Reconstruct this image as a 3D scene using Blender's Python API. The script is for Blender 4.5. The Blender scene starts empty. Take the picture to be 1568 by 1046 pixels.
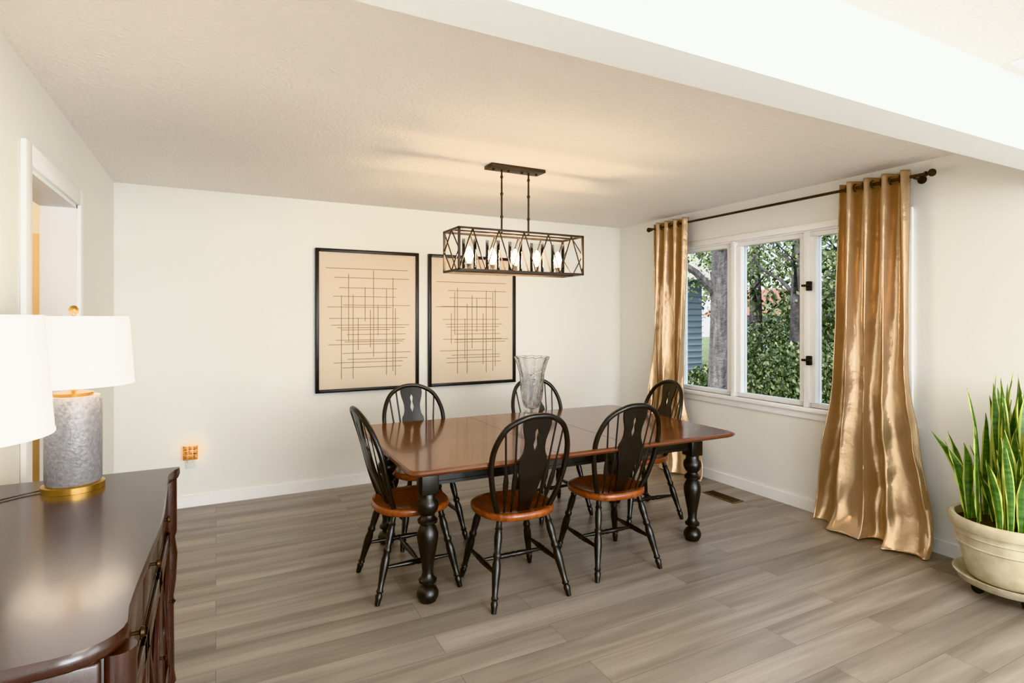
import bpy, bmesh, math, random
from mathutils import Vector, Matrix, noise
random.seed(7)
S = bpy.context.scene
def lin(c):
    c/=255.0
    return c/12.92 if c<=0.04045 else ((c+0.055)/1.055)**2.4
def rgb(r,g,b): return (lin(r),lin(g),lin(b),1.0)

# ---------------------------------------------------------------- materials
def newmat(name):
    m=bpy.data.materials.new(name); m.use_nodes=True
    nt=m.node_tree; b=nt.nodes['Principled BSDF']
    return m,nt,b
def pmat(name,col,rough=.5,metal=0,bump=None,var=None,coat=0,emit=None,estr=0,spec=None,sheen=0,trans=0,ior=None,crough=.08):
    m,nt,b=newmat(name)
    b.inputs['Base Color'].default_value=col
    b.inputs['Roughness'].default_value=rough
    b.inputs['Metallic'].default_value=metal
    b.inputs['Coat Weight'].default_value=coat
    b.inputs['Coat Roughness'].default_value=crough
    if spec is not None: b.inputs['Specular IOR Level'].default_value=spec
    if sheen: b.inputs['Sheen Weight'].default_value=sheen
    if trans: b.inputs['Transmission Weight'].default_value=trans
    if ior: b.inputs['IOR'].default_value=ior
    if emit: 
        b.inputs['Emission Color'].default_value=emit; b.inputs['Emission Strength'].default_value=estr
    tc=nt.nodes.new('ShaderNodeTexCoord')
    if var:
        sc,col2=var[0],var[1]
        mp=nt.nodes.new('ShaderNodeMapping'); nt.links.new(tc.outputs['Object'],mp.inputs['Vector'])
        if len(var)>2: mp.inputs['Scale'].default_value=var[2]
        n=nt.nodes.new('ShaderNodeTexNoise'); n.inputs['Scale'].default_value=sc; n.inputs['Detail'].default_value=5
        nt.links.new(mp.outputs['Vector'],n.inputs['Vector'])
        r=nt.nodes.new('ShaderNodeValToRGB')
        r.color_ramp.elements[0].position=.35; r.color_ramp.elements[1].position=.68
        r.color_ramp.elements[0].color=col2; r.color_ramp.elements[1].color=col
        nt.links.new(n.outputs['Fac'],r.inputs['Fac']); nt.links.new(r.outputs['Color'],b.inputs['Base Color'])
    if bump:
        n=nt.nodes.new('ShaderNodeTexNoise'); n.inputs['Scale'].default_value=bump[0]; n.inputs['Detail'].default_value=4
        nt.links.new(tc.outputs['Object'],n.inputs['Vector'])
        bp=nt.nodes.new('ShaderNodeBump'); bp.inputs['Strength'].default_value=bump[1]; bp.inputs['Distance'].default_value=bump[2]
        nt.links.new(n.outputs['Fac'],bp.inputs['Height']); nt.links.new(bp.outputs['Normal'],b.inputs['Normal'])
    return m
def thin_glass(name,tint=(1,1,1,1),refl=.12):
    m,nt,b=newmat(name); nt.nodes.remove(b)
    out=[n for n in nt.nodes if n.type=='OUTPUT_MATERIAL'][0]
    t=nt.nodes.new('ShaderNodeBsdfTransparent'); t.inputs['Color'].default_value=tint
    g=nt.nodes.new('ShaderNodeBsdfGlossy'); g.inputs['Roughness'].default_value=.02
    lw=nt.nodes.new('ShaderNodeLayerWeight'); lw.inputs['Blend'].default_value=refl
    mx=nt.nodes.new('ShaderNodeMixShader')
    nt.links.new(lw.outputs['Fresnel'],mx.inputs['Fac']); nt.links.new(t.outputs[0],mx.inputs[1]); nt.links.new(g.outputs[0],mx.inputs[2])
    nt.links.new(mx.outputs[0],out.inputs['Surface'])
    return m
def floor_mat():
    m,nt,b=newmat('lvp_floor')
    L=nt.links.new; N=nt.nodes.new
    tc=N('ShaderNodeTexCoord')
    br=N('ShaderNodeTexBrick'); br.inputs['Scale'].default_value=1; br.inputs['Brick Width'].default_value=1.4
    br.inputs['Row Height'].default_value=.165; br.inputs['Mortar Size'].default_value=.0010; br.inputs['Mortar Smooth'].default_value=.3
    br.inputs['Color1'].default_value=(0,0,0,1); br.inputs['Color2'].default_value=(1,1,1,1); br.inputs['Mortar'].default_value=(.0,.0,.0,1)
    br.offset=.37; br.offset_frequency=2
    L(tc.outputs['Object'],br.inputs['Vector'])
    sep=N('ShaderNodeVectorMath'); sep.operation='SCALE'; sep.inputs[3].default_value=7.0
    L(br.outputs['Color'],sep.inputs[0])
    ad=N('ShaderNodeVectorMath'); ad.operation='ADD'; L(tc.outputs['Object'],ad.inputs[0]); L(sep.outputs[0],ad.inputs[1])
    mp=N('ShaderNodeMapping'); mp.inputs['Scale'].default_value=(.6,7.5,1); L(ad.outputs[0],mp.inputs['Vector'])
    n1=N('ShaderNodeTexNoise'); n1.inputs['Scale'].default_value=1.25; n1.inputs['Detail'].default_value=5; n1.inputs['Roughness'].default_value=.52; n1.inputs['Distortion'].default_value=.35
    L(mp.outputs[0],n1.inputs['Vector'])
    mp2=N('ShaderNodeMapping'); mp2.inputs['Scale'].default_value=(2.2,60,1); L(ad.outputs[0],mp2.inputs['Vector'])
    n2=N('ShaderNodeTexNoise'); n2.inputs['Scale'].default_value=1.2; n2.inputs['Detail'].default_value=3
    L(mp2.outputs[0],n2.inputs['Vector'])
    r=N('ShaderNodeValToRGB'); e=r.color_ramp.elements
    e[0].position=.27; e[0].color=rgb(120,110,100); e[1].position=.76; e[1].color=rgb(176,166,155)
    k=e.new(.5); k.color=rgb(151,141,130)
    L(n1.outputs['Fac'],r.inputs['Fac'])
    hs=N('ShaderNodeHueSaturation')
    mr=N('ShaderNodeMapRange'); mr.inputs['To Min'].default_value=.91; mr.inputs['To Max'].default_value=1.07
    L(br.outputs['Color'],mr.inputs['Value'])
    mr2=N('ShaderNodeMapRange'); mr2.inputs['From Min'].default_value=.3; mr2.inputs['From Max'].default_value=.7; mr2.inputs['To Min'].default_value=.94; mr2.inputs['To Max'].default_value=1.04
    L(n2.outputs['Fac'],mr2.inputs['Value'])
    mu=N('ShaderNodeMath'); mu.operation='MULTIPLY'; L(mr.outputs[0],mu.inputs[0]); L(mr2.outputs[0],mu.inputs[1])
    L(r.outputs['Color'],hs.inputs['Color']); L(mu.outputs[0],hs.inputs['Value'])
    mx=N('ShaderNodeMixRGB'); mx.inputs[2].default_value=rgb(96,86,77)
    L(br.outputs['Fac'],mx.inputs[0]); L(hs.outputs[0],mx.inputs[1])
    L(mx.outputs[0],b.inputs['Base Color'])
    b.inputs['Roughness'].default_value=.36
    bp=N('ShaderNodeBump'); bp.inputs['Strength'].default_value=.12; bp.inputs['Distance'].default_value=.002
    L(n2.outputs['Fac'],bp.inputs['Height']); L(bp.outputs[0],b.inputs['Normal'])
    return m
WALL=pmat('wall_paint',rgb(238,238,233),.85,bump=(180,.08,.002))
CEIL=pmat('ceiling_texture',rgb(250,245,240),.95,bump=(55,.9,.010))
TRIM=pmat('white_trim',rgb(248,248,248),.4)
BEAM=pmat('beam_paint',rgb(236,238,236),.7,bump=(180,.06,.002))
HALL=pmat('hall_paint',rgb(226,204,162),.8)
FLOOR=floor_mat()
BLACK=pmat('black_paint',rgb(22,19,17),.36,coat=.15,var=(30,rgb(28,24,21)))
SEAT=pmat('seat_wood',rgb(156,86,45),.32,coat=.3,var=(6,rgb(108,55,28),(8,1.2,3)))
TOPW=pmat('table_wood',rgb(124,76,46),.22,coat=.45,var=(3.2,rgb(86,48,27),(1,9,3)))
TOPE=pmat('table_edge_wood',rgb(100,54,30),.3,coat=.4)
ESP=pmat('espresso_wood',rgb(62,38,31),.27,coat=.45,var=(4,rgb(50,30,25),(9,1,3)),crough=.15)
ESP2=pmat('espresso_dark',rgb(38,25,20),.35,coat=.3)
BRONZE=pmat('oil_bronze',rgb(66,54,45),.42,metal=.5)
BRASS=pmat('brass',rgb(200,160,95),.28,metal=1)
ANTQ=pmat('antique_metal',rgb(70,52,38),.4,metal=.8)
GOLDC=pmat('gold_satin',rgb(194,166,134),.26,metal=.58,sheen=.15,bump=(10,.3,.02))
FRAME=pmat('frame_black',rgb(30,27,25),.4)
PAPER=pmat('art_paper',rgb(224,209,190),.8,bump=(300,.1,.001))
LINE=pmat('art_line',rgb(158,134,98),.7)
GLASS=thin_glass('window_glass',(1,1,1,1),.08)
SHG=thin_glass('shade_glass',(.95,.95,.94,1),.4)
BULB=pmat('bulb_glow',rgb(255,228,190),.4,emit=rgb(255,228,192),estr=170)
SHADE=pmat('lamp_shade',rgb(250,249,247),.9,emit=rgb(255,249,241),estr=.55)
GREY=pmat('hammered_grey',rgb(154,151,152),.42,metal=.15,bump=(120,.6,.004),var=(90,rgb(130,127,129)))
PLAST=pmat('white_plastic',rgb(238,236,230),.4)
AMBER=pmat('amber_mosaic',rgb(130,60,26),.3,var=(60,rgb(235,180,90)),emit=rgb(255,140,50),estr=.12)
CRYS=pmat('crystal',(1,1,1,1),.02,trans=1,ior=1.52,bump=(38,.6,.01))
POT=pmat('pot_ceramic',rgb(212,203,180),.45,var=(14,rgb(188,176,150)),bump=(20,.2,.01))
SOIL=pmat('soil',rgb(70,52,38),.95,bump=(60,.9,.02))
LEAFG=pmat('snake_leaf',rgb(102,136,64),.38,var=(14,rgb(60,94,50),(1,1,3.5)))
LEAFY=pmat('snake_margin',rgb(194,202,110),.4)
IRON=pmat('dark_iron',rgb(45,42,40),.5,metal=.5)
VENTM=pmat('vent_brown',rgb(110,92,74),.5,metal=.3)
BARK=pmat('bark',rgb(104,103,106),.9,var=(5,rgb(68,67,70),(3,3,.6)),bump=(14,.8,.05))
G1=pmat('leaf_a',rgb(94,110,78),.6,var=(1.1,rgb(54,70,48)))
G2=pmat('leaf_b',rgb(144,156,118),.6,var=(1.1,rgb(88,106,72)))
G3=pmat('leaf_c',rgb(44,56,42),.7)
GRASS=pmat('grass',rgb(108,120,84),.9,var=(2,rgb(74,88,56)))
SIDING=pmat('blue_siding',rgb(126,144,158),.7)
ROOF=pmat('roof_brown',rgb(124,92,82),.9)

# ---------------------------------------------------------------- mesh builder
class MB:
    def __init__(s,name): s.name=name; s.v=[]; s.f=[]; s.m=[]; s.s=[]; s.mats=[]
    def mi(s,mat):
        if mat not in s.mats: s.mats.append(mat)
        return s.mats.index(mat)
    def add(s,vs,fs,mat,smooth=False,M=None):
        o=len(s.v); k=s.mi(mat)
        for p in vs:
            p=Vector(p); s.v.append(tuple(M@p) if M else tuple(p))
        for f in fs:
            s.f.append(tuple(i+o for i in f)); s.m.append(k); s.s.append(smooth)
    def box(s,lo,hi,mat,bevel=0,M=None):
        bm=bmesh.new(); bmesh.ops.create_cube(bm,size=1)
        for v in bm.verts:
            v.co=Vector([(lo[i]+hi[i])/2+v.co[i]*(hi[i]-lo[i]) for i in range(3)])
        if bevel: bmesh.ops.bevel(bm,geom=list(bm.edges),offset=bevel,segments=2,affect='EDGES',profile=.5)
        bm.verts.index_update()
        s.add([v.co.copy() for v in bm.verts],[[v.index for v in f.verts] for f in bm.faces],mat,False,M); bm.free()
    def tube(s,pts,rad,mat,seg=10,closed=False,M=None,flat=1.0,smooth=True):
        pts=[Vector(p) for p in pts]; n=len(pts)
        if not hasattr(rad,'__len__'): rad=[rad]*n
        vs=[];fs=[]; up=None
        for i,p in enumerate(pts):
            if closed: t=pts[(i+1)%n]-pts[i-1]
            else: t=pts[min(i+1,n-1)]-pts[max(i-1,0)]
            t.normalize()
            if up is None:
                up=Vector((0,1,0)) if abs(t.y)<.9 else Vector((0,0,1))
            a=t.cross(up); a.normalize(); b=a.cross(t); b.normalize(); up=b
            for j in range(seg):
                w=2*math.pi*j/seg
                vs.append(p+a*math.cos(w)*rad[i]+b*math.sin(w)*rad[i]*flat)
        for i in range(n if closed else n-1):
            for j in range(seg):
                k=(i+1)%n
                fs.append((i*seg+j,i*seg+(j+1)%seg,k*seg+(j+1)%seg,k*seg+j))
        if not closed:
            fs.append(tuple(range(seg))); fs.append(tuple((n-1)*seg+j for j in range(seg))[::-1])
        s.add(vs,fs,mat,smooth,M)
    def lathe(s,prof,c,mat,seg=32,M=None,smooth=True,caps=True):
        vs=[];fs=[]; n=len(prof)
        for r,z in prof:
            for j in range(seg):
                w=2*math.pi*j/seg; vs.append((c[0]+r*math.cos(w),c[1]+r*math.sin(w),c[2]+z))
        for i in range(n-1):
            for j in range(seg):
                fs.append((i*seg+j,i*seg+(j+1)%seg,(i+1)*seg+(j+1)%seg,(i+1)*seg+j))
        if caps:
            if prof[0][0]>1e-5: fs.append(tuple(range(seg))[::-1])
            if prof[-1][0]>1e-5: fs.append(tuple((n-1)*seg+j for j in range(seg)))
        s.add(vs,fs,mat,smooth,M)
    def rings(s,outline,levels,mat,c=(0,0),M=None,smooth=True):
        vs=[];fs=[];n=len(outline)
        for k,z in levels:
            for x,y in outline: vs.append((c[0]+(x-c[0])*k,c[1]+(y-c[1])*k,z))
        for i in range(len(levels)-1):
            for j in range(n): fs.append((i*n+j,i*n+(j+1)%n,(i+1)*n+(j+1)%n,(i+1)*n+j))
        fs.append(tuple(range(n))[::-1]); fs.append(tuple((len(levels)-1)*n+j for j in range(n)))
        s.add(vs,fs,mat,smooth,M)
    def grid(s,fn,nu,nv,mat,M=None,smooth=True):
        vs=[fn(i/nu,j/nv) for j in range(nv+1) for i in range(nu+1)]
        fs=[(j*(nu+1)+i,j*(nu+1)+i+1,(j+1)*(nu+1)+i+1,(j+1)*(nu+1)+i) for j in range(nv) for i in range(nu)]
        s.add(vs,fs,mat,smooth,M)
    def mesh(s):
        me=bpy.data.meshes.new(s.name); me.from_pydata(s.v,[],s.f)
        for m in s.mats: me.materials.append(m)
        for p,k,sm in zip(me.polygons,s.m,s.s): p.material_index=k; p.use_smooth=sm
        bm=bmesh.new(); bm.from_mesh(me); bmesh.ops.recalc_face_normals(bm,faces=bm.faces); bm.to_mesh(me); bm.free()
        try: me.set_sharp_from_angle(angle=math.radians(50))
        except Exception: pass
        return me
    def build(s,loc=(0,0,0),rot=0):
        return place(s.mesh(),s.name,loc,rot)
def place(me,name,loc=(0,0,0),rot=0):
    o=bpy.data.objects.new(name,me); S.collection.objects.link(o)
    o.location=loc; o.rotation_euler=(0,0,math.radians(rot)); return o
def catmull(P,n=8):
    P=[Vector(p) for p in P]; out=[]
    Q=[2*P[0]-P[1]]+P+[2*P[-1]-P[-2]]
    for i in range(1,len(Q)-2):
        for k in range(n):
            t=k/n; a,b,c,d=Q[i-1],Q[i],Q[i+1],Q[i+2]
            out.append(.5*((2*b)+(c-a)*t+(2*a-5*b+4*c-d)*t*t+(3*b-a-3*c+d)*t**3))
    out.append(P[-1]); return out
def light(name,kind,loc,power,col=(1,1,1),rot=(0,0,0),size=None,size_y=None,radius=None):
    l=bpy.data.lights.new(name,kind); l.energy=power; l.color=col
    if size and kind=='AREA':
        l.shape='RECTANGLE'; l.size=size; l.size_y=size_y or size
    if radius is not None: l.shadow_soft_size=radius
    o=bpy.data.objects.new(name,l); S.collection.objects.link(o); o.location=loc
    o.rotation_euler=[math.radians(a) for a in rot]; return o

# ---------------------------------------------------------------- room shell
XL,XR,YB,H=-.66,3.96,5.02,2.44
YF=-4.2
def slab(name,boxes,mat):
    b=MB(name)
    for lo,hi in boxes: b.box(lo,hi,mat)
    return b.build()
slab('floor',[((-2.1,YF-.15,-.1),(XR+.15,YB+.15,0))],FLOOR)
slab('ceiling',[((-2.1,YF-.15,H),(XR+.15,YB+.15,H+.1))],CEIL)
slab('wall_back',[((-2.1,YB,0),(XR+.15,YB+.14,H))],WALL)
WY0,WY1,WZ0,WZ1=2.10,4.17,.765,2.11
LW0,LW1,LZ0,LZ1=-3.4,-.9,.5,2.15   # living room window in the same wall
slab('wall_right',[((XR,YF,0),(XR+.15,LW0,H)),((XR,LW1,0),(XR+.15,WY0,H)),((XR,LW0,0),(XR+.15,LW1,LZ0)),((XR,LW0,LZ1),(XR+.15,LW1,H)),((XR,WY1,0),(XR+.15,YB,H)),((XR,WY0,0),(XR+.15,WY1,WZ0)),((XR,WY0,WZ1),(XR+.15,WY1,H))],WALL)
DY0,DY1,DZ=2.86,3.76,2.05
slab('wall_left',[((XL-.14,YF,0),(XL,DY0,H)),((XL-.14,DY1,0),(XL,YB,H)),((XL-.14,DY0,DZ),(XL,DY1,H))],WALL)
slab('wall_front',[((XL-.14,YF-.14,0),(.3,YF,H)),((3.5,YF-.14,0),(XR+.15,YF,H)),((.3,YF-.14,0),(3.5,YF,.3)),((.3,YF-.14,2.2),(3.5,YF,H))],WALL)
slab('wall_hall',[((-2.1,1.6,0),(-2.0,YB,H)),((-2.0,1.5,0),(XL-.14,1.6,H))],HALL)
slab('ceiling_beam',[((XL,1.10,2.14),(XR,1.255,H))],BEAM)
bb=.085
slab('baseboard_back',[((XL,YB-.015,0),(XR,YB,bb))],TRIM)
slab('baseboard_right',[((XR-.015,YF,0),(XR,YB-.015,bb))],TRIM)
slab('baseboard_left',[((XL,YF,0),(XL+.015,DY0-.085,bb)),((XL,DY1+.085,0),(XL+.015,YB-.015,bb))],TRIM)
b=MB('trim_1')
cw=.085
b.box((XL,DY0-cw,0),(XL+.02,DY0,DZ+cw),TRIM,.004); b.box((XL,DY1,0),(XL+.02,DY1+cw,DZ+cw),TRIM,.004); b.box((XL,DY0,DZ),(XL+.02,DY1,DZ+cw),TRIM,.004)
b.box((XL-.15,DY0,0),(XL+.004,DY0+.018,DZ),TRIM); b.box((XL-.15,DY1-.018,0),(XL+.004,DY1,DZ),TRIM); b.box((XL-.15,DY0,DZ-.018),(XL+.004,DY1,DZ),TRIM)
b.build()
b=MB('door_1')
b.box((-1.72,YB-.05,0),(-.98,YB-.012,2.03),HALL)
for z0,z1 in((.2,.95),(1.08,1.9)):
    for x0 in(-1.64,-1.3):
        b.box((x0,YB-.06,z0),(x0+.26,YB-.048,z1),HALL,.006)
b.lathe([(0,0),(.02,.01),(.028,.03),(.02,.05),(0,.055)],(0,0,0),BRASS,12,M=Matrix.Translation((-1.05,YB-.05,1))@Matrix.Rotation(math.pi/2,4,'X'))
b.build()
# window
b=MB('window_1')
fx0,fx1=XR+.03,XR+.09
b.box((fx0,WY0,WZ0),(fx1,WY1,WZ0+.045),TRIM); b.box((fx0,WY0,WZ1-.045),(fx1,WY1,WZ1),TRIM)
panes=[(2.172,2.722),(2.852,3.402),(3.549,4.10)]
ys=[WY0]+[q for p in panes for q in p]+[WY1]
for i in range(0,8,2):
    b.box((fx0-.02,ys[i],WZ0+.045),(fx1,ys[i+1],WZ1-.045),TRIM,.005)
    if i in(2,4):
        m_=(ys[i]+ys[i+1])/2; b.box((fx0-.035,m_-.022,WZ0),(fx0,m_+.022,WZ1),TRIM,.004)
for p in panes:
    b.box((XR+.055,p[0],WZ0+.045),(XR+.06,p[1],WZ1-.045),GLASS)
b.box((XR-.001,WY0-.001,WZ0),(XR+.15,WY0+.012,WZ1),TRIM); b.box((XR-.001,WY1-.012,WZ0),(XR+.15,WY1,WZ1),TRIM)
b.box((XR-.001,WY0,WZ1-.012),(XR+.15,WY1,WZ1),TRIM); b.box((XR-.001,WY0,WZ0),(XR+.15,WY1,WZ0+.012),TRIM)
b.box((XR-.02,WY0-.06,WZ0),(XR,WY0,WZ1+.05),TRIM,.004); b.box((XR-.02,WY1,WZ0),(XR,WY1+.06,WZ1+.05),TRIM,.004)
b.box((XR-.02,WY0,WZ1),(XR,WY1,WZ1+.05),TRIM,.004)
b.box((XR-.045,WY0-.08,WZ0-.02),(XR+.03,WY1+.08,WZ0+.012),TRIM,.005)
b.box((XR-.018,WY0-.06,WZ0-.075),(XR,WY1+.06,WZ0-.02),TRIM,.004)
for z in(1.13,1.69):
    b.box((fx0-.055,2.745,z-.035),(fx0-.02,2.775,z+.035),IRON,.004)
    b.box((fx0-.075,2.73,z-.005),(fx0-.05,2.80,z+.012),IRON,.004)
b.build()
# living-room windows (behind the camera)
b=MB('window_2')
for y0_,y1_ in((LW0,LW0+.06),(LW1-.06,LW1),((LW0+LW1)/2-.03,(LW0+LW1)/2+.03)): b.box((XR+.03,y0_,LZ0),(XR+.09,y1_,LZ1),TRIM)
b.box((XR+.03,LW0,LZ0),(XR+.09,LW1,LZ0+.05),TRIM); b.box((XR+.03,LW0,LZ1-.05),(XR+.09,LW1,LZ1),TRIM)
b.build()
b=MB('window_3')
for x_ in(.3,1.88,3.44): b.box((x_,YF-.1,.3),(x_+.06,YF-.04,2.2),TRIM)
b.box((.3,YF-.1,.3),(3.5,YF-.04,.36),TRIM); b.box((.3,YF-.1,2.14),(3.5,YF-.04,2.2),TRIM)
b.build()

# ceiling register & floor register
b=MB('ceiling_vent')
b.box((2.72,.86,H-.012),(3.06,1.06,H),TRIM,.003)
for i in range(9): b.box((2.75,.885+i*.018,H-.018),(3.03,.892+i*.018,H-.012),TRIM)
b.build()
b=MB('floor_vent')
b.box((-.06,-.16,0),(.06,.16,.006),VENTM,.002)
for i in range(14): b.box((-.045,-.14+i*.021,.006),(.045,-.134+i*.021,.009),IRON)
b.build((3.64,3.3,0.0))

# ---------------------------------------------------------------- dining table
TZ=.73
b=MB('dining_table')
hx,hy=1.06,.65; c=.05
oc=[(-hx+c,-hy),(hx-c,-hy),(hx-.012,-hy+.012),(hx,-hy+c),(hx,hy-c),(hx-.012,hy-.012),(hx-c,hy),(-hx+c,hy),(-hx+.012,hy-.012),(-hx,hy-c),(-hx,-hy+c),(-hx+.012,-hy+.012)]
def off(o,d): return [(x-math.copysign(d,x),y-math.copysign(d,y)) for x,y in o]
def layer(b,specs,mats,base):
    n=len(base)
    for k in range(len(specs)-1):
        A=off(base,specs[k][0]); B=off(base,specs[k+1][0])
        vs=[(x,y,specs[k][1]) for x,y in A]+[(x,y,specs[k+1][1]) for x,y in B]
        b.add(vs,[(j,(j+1)%n,n+(j+1)%n,n+j) for j in range(n)],mats,False)
layer(b,[(.02,TZ-.032),(.008,TZ-.026),(.0,TZ-.016),(.004,TZ-.006),(.014,TZ)],TOPE,oc)
A=off(oc,.014); b.add([(x,y,TZ) for x,y in A],[tuple(range(12))],TOPW)
A=off(oc,.02); b.add([(x,y,TZ-.032) for x,y in A],[tuple(range(12))],TOPE)
for x in(-.24,.24): b.box((x-.0012,-hy+.016,TZ-.002),(x+.0012,hy-.016,TZ+.0004),TOPE)
lx,ly=.90,.42
prof=[(.02,0),(.042,.004),(.055,.03),(.056,.05),(.045,.072),(.028,.085),(.03,.095),(.045,.102),(.047,.115),(.033,.128),(.027,.15),(.032,.20),(.044,.26),(.054,.32),(.055,.35),(.044,.38),(.034,.395),(.05,.405),(.052,.42),(.038,.432),(.034,.445),(.05,.465),(.058,.49),(.055,.515),(.042,.53),(.042,.56)]
for sx in(-1,1):
    for sy in(-1,1):
        b.lathe(prof,(sx*lx,sy*ly,0),BLACK,24)
        b.box((sx*lx-.046,sy*ly-.046,.555),(sx*lx+.046,sy*ly+.046,TZ-.03),BLACK,.004)
for sy in(-1,1): b.box((-lx,sy*ly-.014,.60),(lx,sy*ly+.014,TZ-.03),BLACK)
for sx in(-1,1): b.box((sx*lx-.014,-ly,.60),(sx*lx+.014,ly,TZ-.03),BLACK)
for sy in(-1,1): b.box((-lx,sy*ly-.02,.595),(lx,sy*ly+.02,.612),BLACK)
b.build((1.87,3.19,0),-1)

# ---------------------------------------------------------------- dining chair (Windsor, fiddle splat)
def chair_mesh():
    b=MB('dining_chair')
    out=[]
    for j in range(44):
        w=2*math.pi*j/44; cx,sy=math.cos(w),math.sin(w)
        x=.218*math.copysign(abs(cx)**(2/2.7),cx); y=.205*math.copysign(abs(sy)**(2/2.7),sy)
        x*=1+.35*(y if y<0 else y*.1); out.append((x,y))
    b.rings(out,[(.90,.412),(.98,.420),(1.0,.435),(.995,.448),(.96,.455),(.85,.452),(.6,.444),(.3,.442),(.05,.443)],SEAT)
    al=math.radians(15)
    def P(x,s,dy=0): return Vector((x,-.13-s*math.sin(al)-.035*(1-(x/.22)**2)*min(1,s/.2)+dy,.445+s*math.cos(al)))
    hp=[(-.148,0),(-.185,.11),(-.212,.25),(-.207,.37),(-.160,.475),(-.078,.527),(0,.539),(.078,.527),(.160,.475),(.207,.37),(.212,.25),(.185,.11),(.148,0)]
    c=catmull([(x,s,0) for x,s in hp],6)
    b.tube([P(p[0],p[1]) for p in c],.0145,BLACK,10)
    def hoop_s(x):
        best=0
        for p in c:
            if p[1]>.3 and abs(p[0]-x)<.02: best=max(best,p[1])
        return best
    for sg in(-1,1):
        for x0,x1 in((.072,.112),(.112,.166)):
            s1=hoop_s(x1) or .45
            pts=[];rr=[]
            for k in range(17):
                t=k/16; pts.append(P(sg*(x0+(x1-x0)*t),s1*t))
                w=.0055+ (.0105*math.exp(-((t-.36)/.12)**2) if t>.36 else .0105*math.exp(-((t-.36)/.16)**2))
                rr.append(w)
            b.tube(pts,rr,BLACK,8,flat=.5)
    rows=[(0,.032),(.04,.036),(.09,.044),(.15,.054),(.20,.065),(.25,.076),(.29,.080),(.315,.075),(.335,.064),(.36,.057),(.40,.057),(.43,.064),(.46,.073),(.49,.078),(.53,.076)]
    def hole(s):
        H_=[(.345,0),(.36,.006),(.385,.014),(.405,.010),(.42,.006),(.44,.010),(.455,.012),(.468,.006),(.475,0)]
        if s<=.345 or s>=.475: return 0
        for (a,p),(d,q) in zip(H_,H_[1:]):
            if a<=s<=d: return p+(q-p)*(s-a)/(d-a)
        return 0
    def wid(s):
        for (a,p),(d,q) in zip(rows,rows[1:]):
            if a<=s<=d: return p+(q-p)*(s-a)/(d-a)
        return rows[-1][1]
    N=54; 
    for sg in(-1,1):
        vs=[];fs=[]
        for k in range(N+1):
            s=.53*k/N; w=wid(s); h=hole(s)
            for x in(h,(h+w)/2,w):
                for dy in(.006,-.006): vs.append(P(sg*x,s,dy))
        for k in range(N):
            o=k*6;q=o+6
            for e in(0,2):
                fs.append((o+e,o+e+2,q+e+2,q+e)); fs.append((o+e+1,q+e+1,q+e+3,o+e+3))
            fs.append((o+4,o+5,q+5,q+4))
            if hole(.53*(k+.5)/N)>0: fs.append((o,q,q+1,o+1))
        b.add(vs,fs,BLACK,True)
    LR=[(0,.012),(.06,.015),(.1,.0185),(.13,.0135),(.15,.0195),(.18,.014),(.3,.018),(.42,.022),(.5,.021),(.56,.0155),(.58,.021),(.61,.021),(.63,.0155),(.72,.019),(.8,.0205),(.86,.0155),(.88,.020),(.9,.015),(1,.014)]
    ft={}
    for sx in(-1,1):
        for sy in(-1,1):
            A=Vector((sx*.215,-.235 if sy<0 else .215,0)); B=Vector((sx*.135,sy*.125,.425))
            b.tube([A.lerp(B,t) for t,_ in LR],[r for _,r in LR],BLACK,12); ft[(sx,sy)]=(A,B)
    mids=[]
    for sx in(-1,1):
        p=ft[(sx,-1)][0].lerp(ft[(sx,-1)][1],.40); q=ft[(sx,1)][0].lerp(ft[(sx,1)][1],.40)
        b.tube([p.lerp(q,t) for t in(0,.15,.3,.42,.45,.5,.55,.58,.7,.85,1)],[.007,.010,.013,.015,.012,.016,.012,.015,.013,.010,.007],BLACK,10)
        mids.append(p.lerp(q,.5))
    p,q=mids
    b.tube([p.lerp(q,t) for t in(0,.15,.3,.42,.45,.5,.55,.58,.7,.85,1)],[.007,.010,.013,.015,.012,.016,.012,.015,.013,.010,.007],BLACK,10)
    return b.mesh()
cm=chair_mesh()
for i,(x,y,r) in enumerate([(.955,3.07,-90),(1.43,2.74,-2),(2.08,2.77,-3),(2.77,3.31,84),(1.24,3.66,180),(2.24,3.66,180)]):
    place(cm,'dining_chair' if i==0 else 'dining_chair.%03d'%i,(x,y,0),r)

# ---------------------------------------------------------------- vase (cut crystal: fluted body, diamond cuts, scalloped rim)
b=MB('crystal_vase')
pr=[(.0,0),(.062,0),(.07,.008),(.062,.02),(.048,.045),(.05,.07),(.06,.105),(.07,.14),(.078,.18),(.082,.22),(.084,.25),(.084,.27),(.09,.33),(.106,.39),(.126,.44),(.121,.442),(.100,.39),(.082,.33),(.074,.27),(.072,.22),(.06,.15),(.04,.09),(.0,.08)]
seg=96; vs=[]
for i,(r,z) in enumerate(pr):
    for j in range(seg):
        w=2*math.pi*j/seg
        cut=0
        if i<15 and z>.08: 
            u=w*12/(2*math.pi)
            d1=abs(((u+z*22)%1)-.5); d2=abs(((u-z*22)%1)-.5)
            cut=-.0045*(1 if min(d1,d2)<.14 else 0) if z<.3 else -.004*abs(math.sin(6*w))
        vs.append(((r+cut)*math.cos(w),(r+cut)*math.sin(w),z+(.006*abs(math.cos(6*w)) if z>.43 else 0)))
b.add(vs,[(i*seg+j,i*seg+(j+1)%seg,(i+1)*seg+(j+1)%seg,(i+1)*seg+j) for i in range(len(pr)-1) for j in range(seg)],CRYS,False)
b.build((1.98,3.50,TZ+.001))

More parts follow.
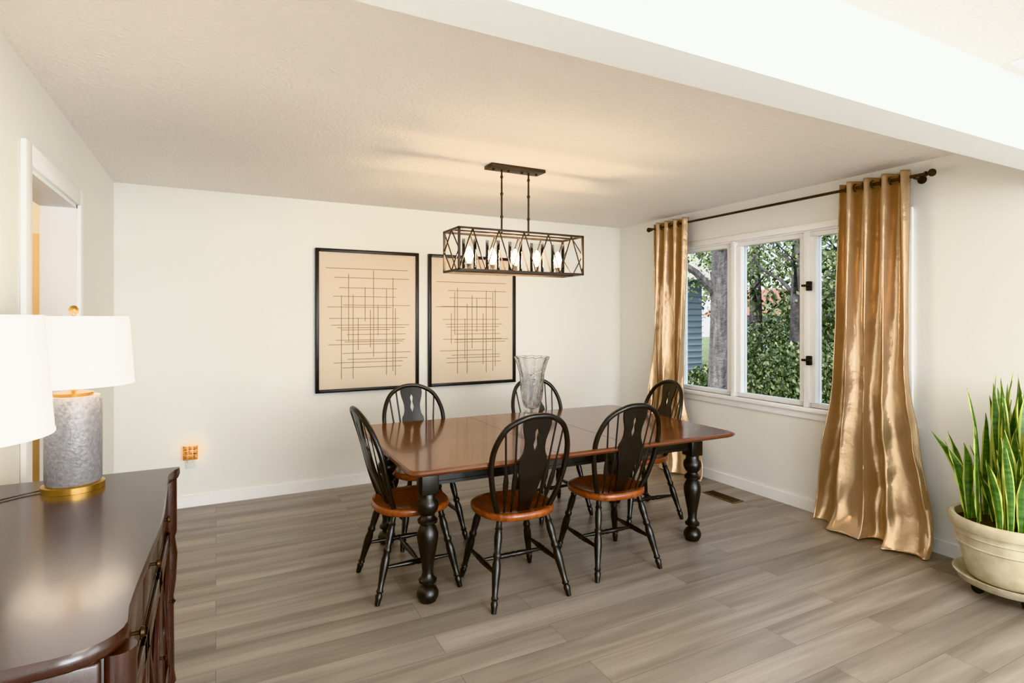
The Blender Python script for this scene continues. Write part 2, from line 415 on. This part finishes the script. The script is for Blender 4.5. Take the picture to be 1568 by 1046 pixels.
# ---------------------------------------------------------------- chandelier
b=MB('chandelier')
cx,cy=1.755,3.325; x0,x1=-.45,.45; y0,y1=-.125,.125; z0,z1=1.745,2.0
bw=.0065
def bar(p,q,r=bw): b.tube([p,q],r,BRONZE,4,smooth=False)
for z in(z0,z1):
    for y in(y0,y1): b.box((x0-bw,y-bw,z-bw),(x1+bw,y+bw,z+bw),BRONZE)
    for x in(x0,x1): b.box((x-bw,y0,z-bw),(x+bw,y1,z+bw),BRONZE)
for x in(x0,x1):
    for y in(y0,y1): b.box((x-bw,y-bw,z0),(x+bw,y+bw,z1),BRONZE)
n=5
for y,ph in((y0,0),(y1,1)):
    for k in range(2*n):
        xa=x0+(x1-x0)*k/(2*n); xb=x0+(x1-x0)*(k+1)/(2*n)
        za,zb=(z0,z1) if (k+ph)%2==0 else (z1,z0)
        bar((xa,y,za),(xb,y,zb),.0045)
for x in(x0,x1):
    mz=(z0+z1)/2
    q=[(x,0,z1),(x,y1,mz),(x,0,z0),(x,y0,mz)]
    for i in range(4): bar(q[i],q[(i+1)%4],.0045)
b.box((x0,-.012,z1-.004),(x1,.012,z1+.004),BRONZE)
b.box((x0,-.014,z0-.006),(x1,.014,z0+.006),BRONZE)
for i in range(5):
    x=-.33+.165*i
    b.lathe([(0,0),(.038,0),(.042,.006),(.015,.012),(.013,.03),(.017,.035),(.017,.045),(0,.045)],(x,0,z0+.006),BRONZE,20)
    b.lathe([(.0,.0),(.012,.0),(.012,.01),(.024,.035),(.027,.055),(.018,.085),(.005,.108),(0,.11)],(x,0,z0+.05),BULB,16)
    b.lathe([(.046,0),(.046,.195)],(x,0,z0+.018),SHG,28,caps=False)
for x in(-.1,.1):
    b.tube([(x,0,z1),(x,0,H-.02)],.0065,BRONZE,8)
    for z in(2.1,2.25,2.36): b.lathe([(.0065,0),(.01,.004),(.01,.016),(.0065,.02)],(x,0,z),BRONZE,10)
b.box((-.2,-.06,H-.022),(.2,.06,H),BRONZE,.004)
for x in(-.16,-.05,.05,.16): b.lathe([(.008,0),(.008,.01)],(x,0,H-.032),BRONZE,8)
b.build((cx,cy,0))

# ---------------------------------------------------------------- framed art
def art(name,xa,xb,seed):
    random.seed(seed)
    b=MB(name); za,zb=.815,2.04; f=.028; yb=YB-.001; yf=YB-.035
    b.box((xa,yf,za),(xa+f,yb,zb),FRAME,.003); b.box((xb-f,yf,za),(xb,yb,zb),FRAME,.003)
    b.box((xa+f,yf,za),(xb-f,yb,za+f),FRAME,.003); b.box((xa+f,yf,zb-f),(xb-f,yb,zb),FRAME,.003)
    yp=YB-.018
    b.box((xa+f,yp,za+f),(xb-f,yb,zb-f),PAPER)
    W=xb-xa; Hh=zb-za; mx=(xa+xb)/2
    zs=[.17,.21,.23,.27,.33,.345,.36,.40,.43,.445,.47,.51,.60,.61,.67,.73,.80,.86]
    for z in zs:
        l=random.uniform(.20,.42)*W; r=random.uniform(.20,.42)*W
        t=.0026
        zz=za+z*Hh+random.uniform(-.008,.008)
        b.box((mx-l,yp-.002,zz-t),(mx+r,yp,zz+t),LINE)
    for k in range(11):
        x=mx+W*(-.27+.54*k/10)+random.uniform(-.02,.02)
        c=random.uniform(.32,.62); l=random.uniform(.10,.34)
        b.box((x-.0026,yp-.0025,za+max(.09,c-l)*Hh),(x+.0026,yp,za+min(.91,c+l)*Hh),LINE)
    b.build()
art('framed_art',.741,1.641,3); art('framed_art.001',1.734,2.638,11)

# ---------------------------------------------------------------- night light in outlet
b=MB('night_light')
x,z=-.172,.385
b.box((x-.036,YB-.006,z-.09),(x+.036,YB,z+.03),PLAST,.003)
b.box((x-.02,YB-.03,z-.045),(x+.02,YB-.006,z+.01),PLAST,.003)
for i in range(3):
    for j in range(3):
        b.box((x-.045+i*.031,YB-.062,z-.01+j*.034),(x-.045+i*.031+.028,YB-.056,z-.01+j*.034+.031),AMBER,.002)
for sx in(-1,1): b.box((x+sx*.047-.002,YB-.062,z-.01),(x+sx*.047+.002,YB-.03,z+.092),AMBER)
b.box((x-.047,YB-.06,z-.014),(x+.047,YB-.03,z-.01),BRASS)
b.build()
light('night_light_bulb','POINT',(x+.01,YB-.04,z+.05),.14,(1,.72,.45),radius=.008)

# ---------------------------------------------------------------- curtains + rod
RX,RZ=3.865,2.335
b=MB('curtain_rod')
b.tube([(RX,1.93,RZ),(RX,4.40,RZ)],.010,BRONZE,12)
for y,sg in((1.93,-1),(4.40,1)):
    M=Matrix.Translation((RX,y,RZ))@Matrix.Rotation(-sg*math.pi/2,4,'X')
    b.lathe([(.010,0),(.016,.002),(.016,.010),(.009,.014),(.012,.02),(.022,.032),(.024,.044),(.018,.056),(.006,.062),(0,.063)],(0,0,0),BRONZE,16,M=M)
for y in(1.99,4.35):
    b.tube([(RX,y,RZ-.012),(XR-.006,y,RZ-.012)],.007,BRONZE,8)
    b.lathe([(.0,0),(.026,0),(.026,.008),(0,.01)],(0,0,0),BRONZE,16,M=Matrix.Translation((XR,y,RZ-.012))@Matrix.Rotation(-math.pi/2,4,'Y'))
b.build()
def curtain(name,n,ea,eb,depth,fwd,seed):
    b=MB(name)
    ztop=RZ+.045
    def fn(s,v):
        w=noise.noise(Vector((s*2.6+seed,v*1.6,0)))*3.0*min(1,v*1.4)
        s2=s+.03*math.sin(2*math.pi*s*1.5+seed)*v
        y=ea(v)*(1-s)+eb(v)*s
        A=.045+(depth-.045)*v
        ph=2*math.pi*n*s2
        x=RX-.012*v-fwd*v**3
        k1=1-.5*v
        x+=A*k1*math.sin(ph+w*.8)+A*(1-k1)*1.4*math.sin(ph*.5+w*1.3+seed)
        y+=.02*math.cos(ph+w)*min(1,v*2)
        z=ztop*(1-v)
        wr=noise.noise(Vector((s*6+seed,v*7,3.1)))*.035*min(1,v*v*1.6)+noise.noise(Vector((s*14,v*14+seed,7)))*.014*v*v
        cr=abs(noise.noise(Vector((s*4+v*5+seed,v*5-s*2,9.0))))
        wr-=.03*cr*v*v
        x+=wr
        if v>.92:
            k=(v-.92)/.08
            x-=.07*k*k*(.6+.8*noise.noise(Vector((s*5,seed,1))))
            z=max(.012,z*(1-.3*k)+.02*abs(noise.noise(Vector((s*8,seed,v*9)))))
        x=min(x,XR-.03)
        return (x,y,z)
    b.grid(fn,n*34,150,GOLDC)
    for k in range(1,2*n):
        s=k/(2*n)
        p=fn(s,.02)
        b.tube([(RX+.024*math.cos(2*math.pi*i/18),p[1],RZ+.024*math.sin(2*math.pi*i/18)) for i in range(18)],.0045,BRONZE,6,closed=True)
    o=b.build()
    md=o.modifiers.new('th','SOLIDIFY'); md.thickness=.002
    return o
def sm(t): return max(0,min(1,t))**2*(3-2*max(0,min(1,t)))
curtain('curtain',4,lambda v:2.47+.02*v+.12*sm((v-.5)/.5),lambda v:2.01-.02*v-.15*sm((v-.5)/.5),.066,.045,1.3)
curtain('curtain.001',4,lambda v:4.37,lambda v:3.90+.03*v-.27*sm((v-.70)/.30),.05,.03,5.7)

# ---------------------------------------------------------------- plant on caddy
b=MB('potted_snake_plant')
zc=.06
for k in range(4):
    w=math.pi/4+k*math.pi/2; px,py=.15*math.cos(w),.15*math.sin(w)
    b.tube([(px-.008,py,.028),(px+.008,py,.028)],.028,IRON,14)
    b.box((px-.012,py-.012,.03),(px+.012,py+.012,zc+.01),IRON)
b.lathe([(0,zc),(.20,zc),(.225,zc+.012),(.245,zc+.045),(.25,zc+.052),(.238,zc+.052),(.215,zc+.03),(0,zc+.026)],(0,0,0),POT,48,caps=False)
pk=.88
b.lathe([(r,.088+(q-.088)*pk) for r,q in [(0,.088),(.165,.088),(.185,.10),(.205,.18),(.228,.28),(.240,.36),(.244,.385),(.262,.392),(.268,.41),(.268,.445),(.258,.456),(.242,.452),(.236,.42),(.234,.405),(0,.405)]],(0,0,0),POT,56,caps=False)
for z in(.27,.32): b.lathe([(.232+.02*(z-.27)/.05*.3,z-.006),(.240+.012*(z-.27)/.05*.5,z),(.232+.02*(z-.27)/.05*.3,z+.006)],(0,0,0),POT,56,caps=False)
b.lathe([(0,.376),(.235,.37)],(0,0,0),SOIL,32,caps=False)
random.seed(33)
for k in range(76):
    w=random.uniform(0,2*math.pi); r0=random.uniform(.02,.20)*.95
    px,py=r0*math.cos(w),r0*math.sin(w)
    Lh=random.uniform(.42,.80)*(1 if k%4 else .6); lean=random.uniform(.01,.13)*(.5+r0/.15)
    if px>.02: lean*=.3
    wm=random.uniform(.020,.032); rot=random.uniform(-.9,.9)-.5; tw=random.uniform(-1.1,1.1)
    sway=random.uniform(-.035,.035); ph=random.uniform(0,6)
    rows=18; vs=[];C=5
    for i in range(rows+1):
        t=i/rows
        ax=px+math.cos(w)*lean*t**1.6+sway*math.sin(3*t+ph)*t; ay=py+math.sin(w)*lean*t**1.6+sway*math.cos(3*t+ph)*t
        az=.37+Lh*t*(1-.12*lean*t)
        if t<.5: ww=wm*(.55+.9*t)
        else: ww=wm*(1-((t-.5)/.5)**2.0)
        ww=max(ww,.0006)
        an=rot+tw*t
        for j in range(C):
            f=(-1,-.72,0,.72,1)[j]
            cup=.35*ww*(f*f)
            wv=.004*math.sin(t*22+ph)*(abs(f)==1)
            X_=ax+math.cos(an)*ww*f-math.sin(an)*(cup+wv); Y_=ay+math.sin(an)*ww*f+math.cos(an)*(cup+wv)
            X_=min(X_,.262)
            vs.append((X_,Y_,az))
    for j in range(C-1):
        fs=[(i*C+j,i*C+j+1,(i+1)*C+j+1,(i+1)*C+j) for i in range(rows)]
        b.add(vs,fs,LEAFY if j in(0,3) else LEAFG,True)
b.build((3.67,1.42,0))

# ---------------------------------------------------------------- sideboard
b=MB('sideboard')
sx0,sx1,sy0,sy1,SZ=-.645,-.125,1.15,2.44,.90
out=[(sx0,sy0),(-.28,sy0)]
for i in range(7):
    a=-math.pi/2+math.pi/2*i/6; out.append((-.235+.095*math.cos(a)*1.0,sy0+.085+.085*math.sin(a)))
mid=(sy0+sy1)/2
for i in range(1,24):
    t=i/24; y=sy0+.10+(sy1-sy0-.16)*t
    x=-.138+.012*math.cos((t-.5)*math.pi*2*1.0)*.6
    out.append((x,y))
out+=[(-.13,sy1-.045),(-.118,sy1-.02),(-.118,sy1),(sx0,sy1)]
cc=(-.40,mid)
b.rings(out,[(.975,SZ-.035),(.985,SZ-.032),(1.0,SZ-.022),(1.0,SZ-.01),(.992,SZ)],ESP,c=cc,smooth=False)
fx=-.165
b.box((sx0+.01,sy0+.05,.13),(fx,sy1-.03,SZ-.033),ESP2,.004)
b.box((fx-.01,sy0+.05,.70),(fx+.008,sy1-.03,.715),ESP,.003)
b.box((sx0+.01,sy0+.04,.13),(fx+.012,sy1-.02,.17),ESP,.006)
b.box((sx0+.06,sy0+.035,.22),(fx-.06,sy0+.052,.66),ESP,.01)
b.box((sx0+.02,sy0+.03,.70),(fx-.01,sy0+.055,SZ-.035),ESP,.006)
ds=3; dw=(sy1-sy0-.16)/ds
for k in range(ds):
    ya=sy0+.09+k*dw; yb_=ya+dw-.015; ym=(ya+yb_)/2
    b.box((fx,ya,.725),(fx+.012,yb_,.855),ESP,.004)
    b.lathe([(.004,0),(.004,.010),(.012,.014),(.010,.02),(0,.022)],(0,0,0),ANTQ,14,M=Matrix.Translation((fx+.012,ym,.79))@Matrix.Rotation(math.pi/2,4,'Y'))
    b.box((fx,ya,.19),(fx+.01,yb_,.69),ESP2,.004)
    for q in((ya,ya+.04),(yb_-.04,yb_)): b.box((fx+.008,q[0],.19),(fx+.02,q[1],.69),ESP,.003)
    for q in((.19,.24),(.64,.69)): b.box((fx+.008,ya,q[0]),(fx+.02,yb_,q[1]),ESP,.003)
    for sg in(-1,1):
        pts=catmull([(fx+.016,ym+sg*(dw/2-.05),.24),(fx+.016,ym+sg*.05,.38),(fx+.016,ym+sg*.02,.46),(fx+.016,ym+sg*.07,.55),(fx+.016,ym+sg*(dw/2-.05),.64)],6)
        b.tube(pts,.006,ESP,6)
    b.lathe([(.004,0),(.004,.008),(.010,.012),(0,.02)],(0,0,0),ANTQ,14,M=Matrix.Translation((fx+.02,yb_-.02,.45))@Matrix.Rotation(math.pi/2,4,'Y'))
for y in(sy0+.07,sy1-.05):
    b.lathe([(.018,0),(.028,.01),(.03,.05),(.018,.08),(.016,.12),(.026,.14),(.02,.18),(.018,.45),(.025,.5),(.03,.6),(.022,.66),(.028,.68),(.028,.865)],(fx+.012,y,0),ESP,18)
    b.lathe([(.018,0),(.028,.01),(.03,.05),(.02,.08),(.02,.14)],(sx0+.05,y,0),ESP,14)
b.build()

# ---------------------------------------------------------------- table lamps
def lamp(name,loc):
    b=MB(name)
    b.lathe([(0,0),(.084,0),(.084,.018),(.076,.022),(0,.022)],(0,0,0),BRASS,40)
    b.lathe([(.072,.022),(.076,.03),(.076,.285),(.070,.30),(0,.30)],(0,0,0),GREY,40,caps=False)
    b.lathe([(.0,.298),(.052,.298),(.054,.31),(.02,.315),(.008,.325),(.008,.36),(.016,.362),(.016,.40),(0,.40)],(0,0,0),BRASS,24)
    b.lathe([(.165,.335),(.150,.555)],(0,0,0),SHADE,56,caps=False)
    b.lathe([(.1655,.335),(.1665,.337),(.1655,.341)],(0,0,0),SHADE,56,caps=False)
    for k in range(3):
        w=k*2*math.pi/3+.4
        b.tube([(.15*math.cos(w),.15*math.sin(w),.55),(0,0,.548)],.002,BRASS,6)
    b.tube([(.0,0,.40),(.045,0,.43),(.045,0,.50),(0,0,.55)],.002,BRASS,6); b.tube([(.0,0,.40),(-.045,0,.43),(-.045,0,.50),(0,0,.55)],.002,BRASS,6)
    b.lathe([(.004,.548),(.004,.56),(.012,.565),(.014,.578),(.008,.588),(0,.59)],(0,0,0),BRASS,14)
    b.tube(catmull([(-.08,0,.005),(-.13,-.03,.004),(-.19,-.08,.004)],5),.0025,ESP2,6)
    o=b.build(loc)
    light(name+'_bulb','POINT',(loc[0],loc[1],loc[2]+.45),3.2,(1,.86,.66),radius=.04)
lamp('table_lamp',(-.407,2.28,SZ+.0005)); lamp('table_lamp.001',(-.435,1.34,SZ+.0005))

# ---------------------------------------------------------------- outdoors
slab('ground',[((XR+.4,-15,-.7),(60,45,-.6))],GRASS)
b=MB('neighbor_house')
b.box((8,11.8,-.6),(12.2,18,2.5),SIDING)
for k in range(18): b.box((7.97,11.77,-.5+k*.17),(12.23,11.8,-.485+k*.17),SIDING)
b.add([(7.6,11.4,2.5),(12.6,11.4,2.5),(12.6,18,2.5),(7.6,18,2.5),(10.1,11.4,4.0),(10.1,18,4.0)],[(0,4,5,3),(4,1,2,5),(0,1,4),(3,5,2),(0,3,2,1)],TRIM)
b.build()
b=MB('neighbor_house.001')
b.box((27,17,-.6),(33,25,1.6),SIDING)
b.add([(26.4,16.4,1.6),(33,16.4,1.6),(33,25.6,1.6),(26.4,25.6,1.6),(30,16.4,3.2),(30,25.6,3.2)],[(0,4,5,3),(4,1,2,5),(0,1,4),(3,5,2),(0,3,2,1)],ROOF)
b.build()
def foliage(b,c,r,n,size,mats,rng):
    for _ in range(n):
        while True:
            p=Vector((rng.uniform(-1,1),rng.uniform(-1,1),rng.uniform(-1,1)))
            if .25<p.length<1: break
        q=Vector((c[0]+p.x*r[0],c[1]+p.y*r[1],c[2]+p.z*r[2]))
        a=Vector((rng.uniform(-1,1),rng.uniform(-1,1),rng.uniform(-1,1))).normalized()
        d=a.orthogonal().normalized(); s_=size*rng.uniform(.6,1.4)
        e=a.cross(d)
        b.add([q-d*s_,q+e*s_*.5,q+d*s_,q-e*s_*.5],[(0,1,2,3)],rng.choice(mats))
def tree(name,x,y,r,h,crown,seed,n=3500,leafsize=.06,lean=0):
    rng=random.Random(seed); b=MB(name)
    pts=[Vector((lean*t*t+.08*math.sin(4*t+seed),.08*math.cos(3*t+seed),h*t)) for t in [i/10 for i in range(11)]]
    b.tube(pts,[r*(1.25-.75*i/10) for i in range(11)],BARK,12)
    for k in range(9):
        t=.28+.07*k; i=int(t*10); p=pts[i]; w=rng.uniform(0,6.28); l=rng.uniform(1.2,2.4)
        e=[p+Vector((math.cos(w)*l*u,math.sin(w)*l*u,l*.75*u+.15*math.sin(5*u))) for u in(0,.25,.5,.75,1)]
        b.tube(e,[r*.42,r*.34,r*.25,r*.15,.012],BARK,7)
        for kk in range(2):
            w2=w+rng.uniform(-1,1); q=e[2]
            b.tube([q,q+Vector((math.cos(w2)*.6,math.sin(w2)*.6,.5)),q+Vector((math.cos(w2)*1.1,math.sin(w2)*1.1,.7))],[r*.2,r*.12,.008],BARK,5)
        foliage(b,e[4],(crown*.5,crown*.5,crown*.35),n//10,leafsize,[G1,G2,G2],rng)
    b.build((x,y,-.6))
tree('tree',8.6,7.9,.2,8,2.0,1,3500)
tree('tree.001',12.8,9.4,.13,6.5,2.8,2,6000,lean=.5)
tree('tree.002',9.4,5.2,.11,7,2.2,5,4500)
tree('tree.003',17,14,.2,8,3.5,8,6000,.10)
tree('tree.004',15.5,7.4,.18,8,3.5,9,6000,.10)
tree('tree.005',20.5,12,.2,9,4.0,12,6000,.12)
rng=random.Random(4)
for i,(x,y,z,rx,ry,rz,n) in enumerate([(11,7.6,.1,1.2,1.3,.9,7500),(14.6,11.4,.3,1.8,1.6,1.1,8000),(10.9,5.2,.3,1.2,1.3,1.2,7500),(18.5,9.8,.9,1.8,2.4,1.8,8000),(24,15,1.2,3,4,2.0,8000),(25,9,3.0,2.5,6,4,12000),(30,12,4,3,9,4.5,12000),(10.4,9.6,-.2,.8,.8,.6,3500)]):
    b=MB('shrub'); foliage(b,(0,0,0),(rx,ry,rz),n,.05 if x<15 else .12,[G1,G2,G2,G3],rng)
    o=b.build((x,y,z)); o.name='shrub' if i==0 else 'shrub.%03d'%i

# ---------------------------------------------------------------- light
w=bpy.data.worlds.new('sky'); S.world=w; w.use_nodes=True
nt=w.node_tree; bg=nt.nodes['Background']
sk=nt.nodes.new('ShaderNodeTexSky'); sk.sky_type='NISHITA'; sk.sun_disc=False; sk.sun_elevation=math.radians(42); sk.sun_rotation=math.radians(250); sk.dust_density=4
mxs=nt.nodes.new('ShaderNodeMixRGB'); mxs.inputs[0].default_value=.5; mxs.inputs[2].default_value=(2.2,2.25,2.3,1)
nt.links.new(sk.outputs[0],mxs.inputs[1]); nt.links.new(mxs.outputs[0],bg.inputs['Color']); bg.inputs['Strength'].default_value=.8
s=light('sun','SUN',(0,0,10),3.5,(1,.97,.91),rot=(38,0,-70)); s.data.angle=.02
light('front_window_daylight','AREA',(1.9,YF-.02,1.25),280,(.90,.955,1),rot=(90,0,0),size=3.1,size_y=1.8)
light('side_fill_light','AREA',(XR+.02,(LW0+LW1)/2,1.32),80,(.90,.955,1),rot=(0,90,0),size=1.6,size_y=2.4)  # added fill at the unseen side window opening, brightens the rooms
light('flash_bounce_fill','AREA',(1.6,-1.2,H-.03),60,(1,.985,.955),rot=(0,0,0),size=1.6,size_y=1.6)  # added soft fill imitating bounced flash, no ceiling fixture modelled
light('hall_light','POINT',(-1.4,3.9,2.1),20,(1,.86,.68),radius=.1)

# ---------------------------------------------------------------- camera
cam=bpy.data.cameras.new('camera'); co=bpy.data.objects.new('camera',cam); S.collection.objects.link(co)
co.location=(0,0,1.45); co.rotation_euler=(math.radians(90),0,math.radians(-27.5))
cam.sensor_width=36; cam.lens=36*871/1568; cam.shift_y=-36/1568; cam.clip_start=.02; cam.clip_end=300
S.camera=co
S.view_settings.view_transform='Khronos PBR Neutral'
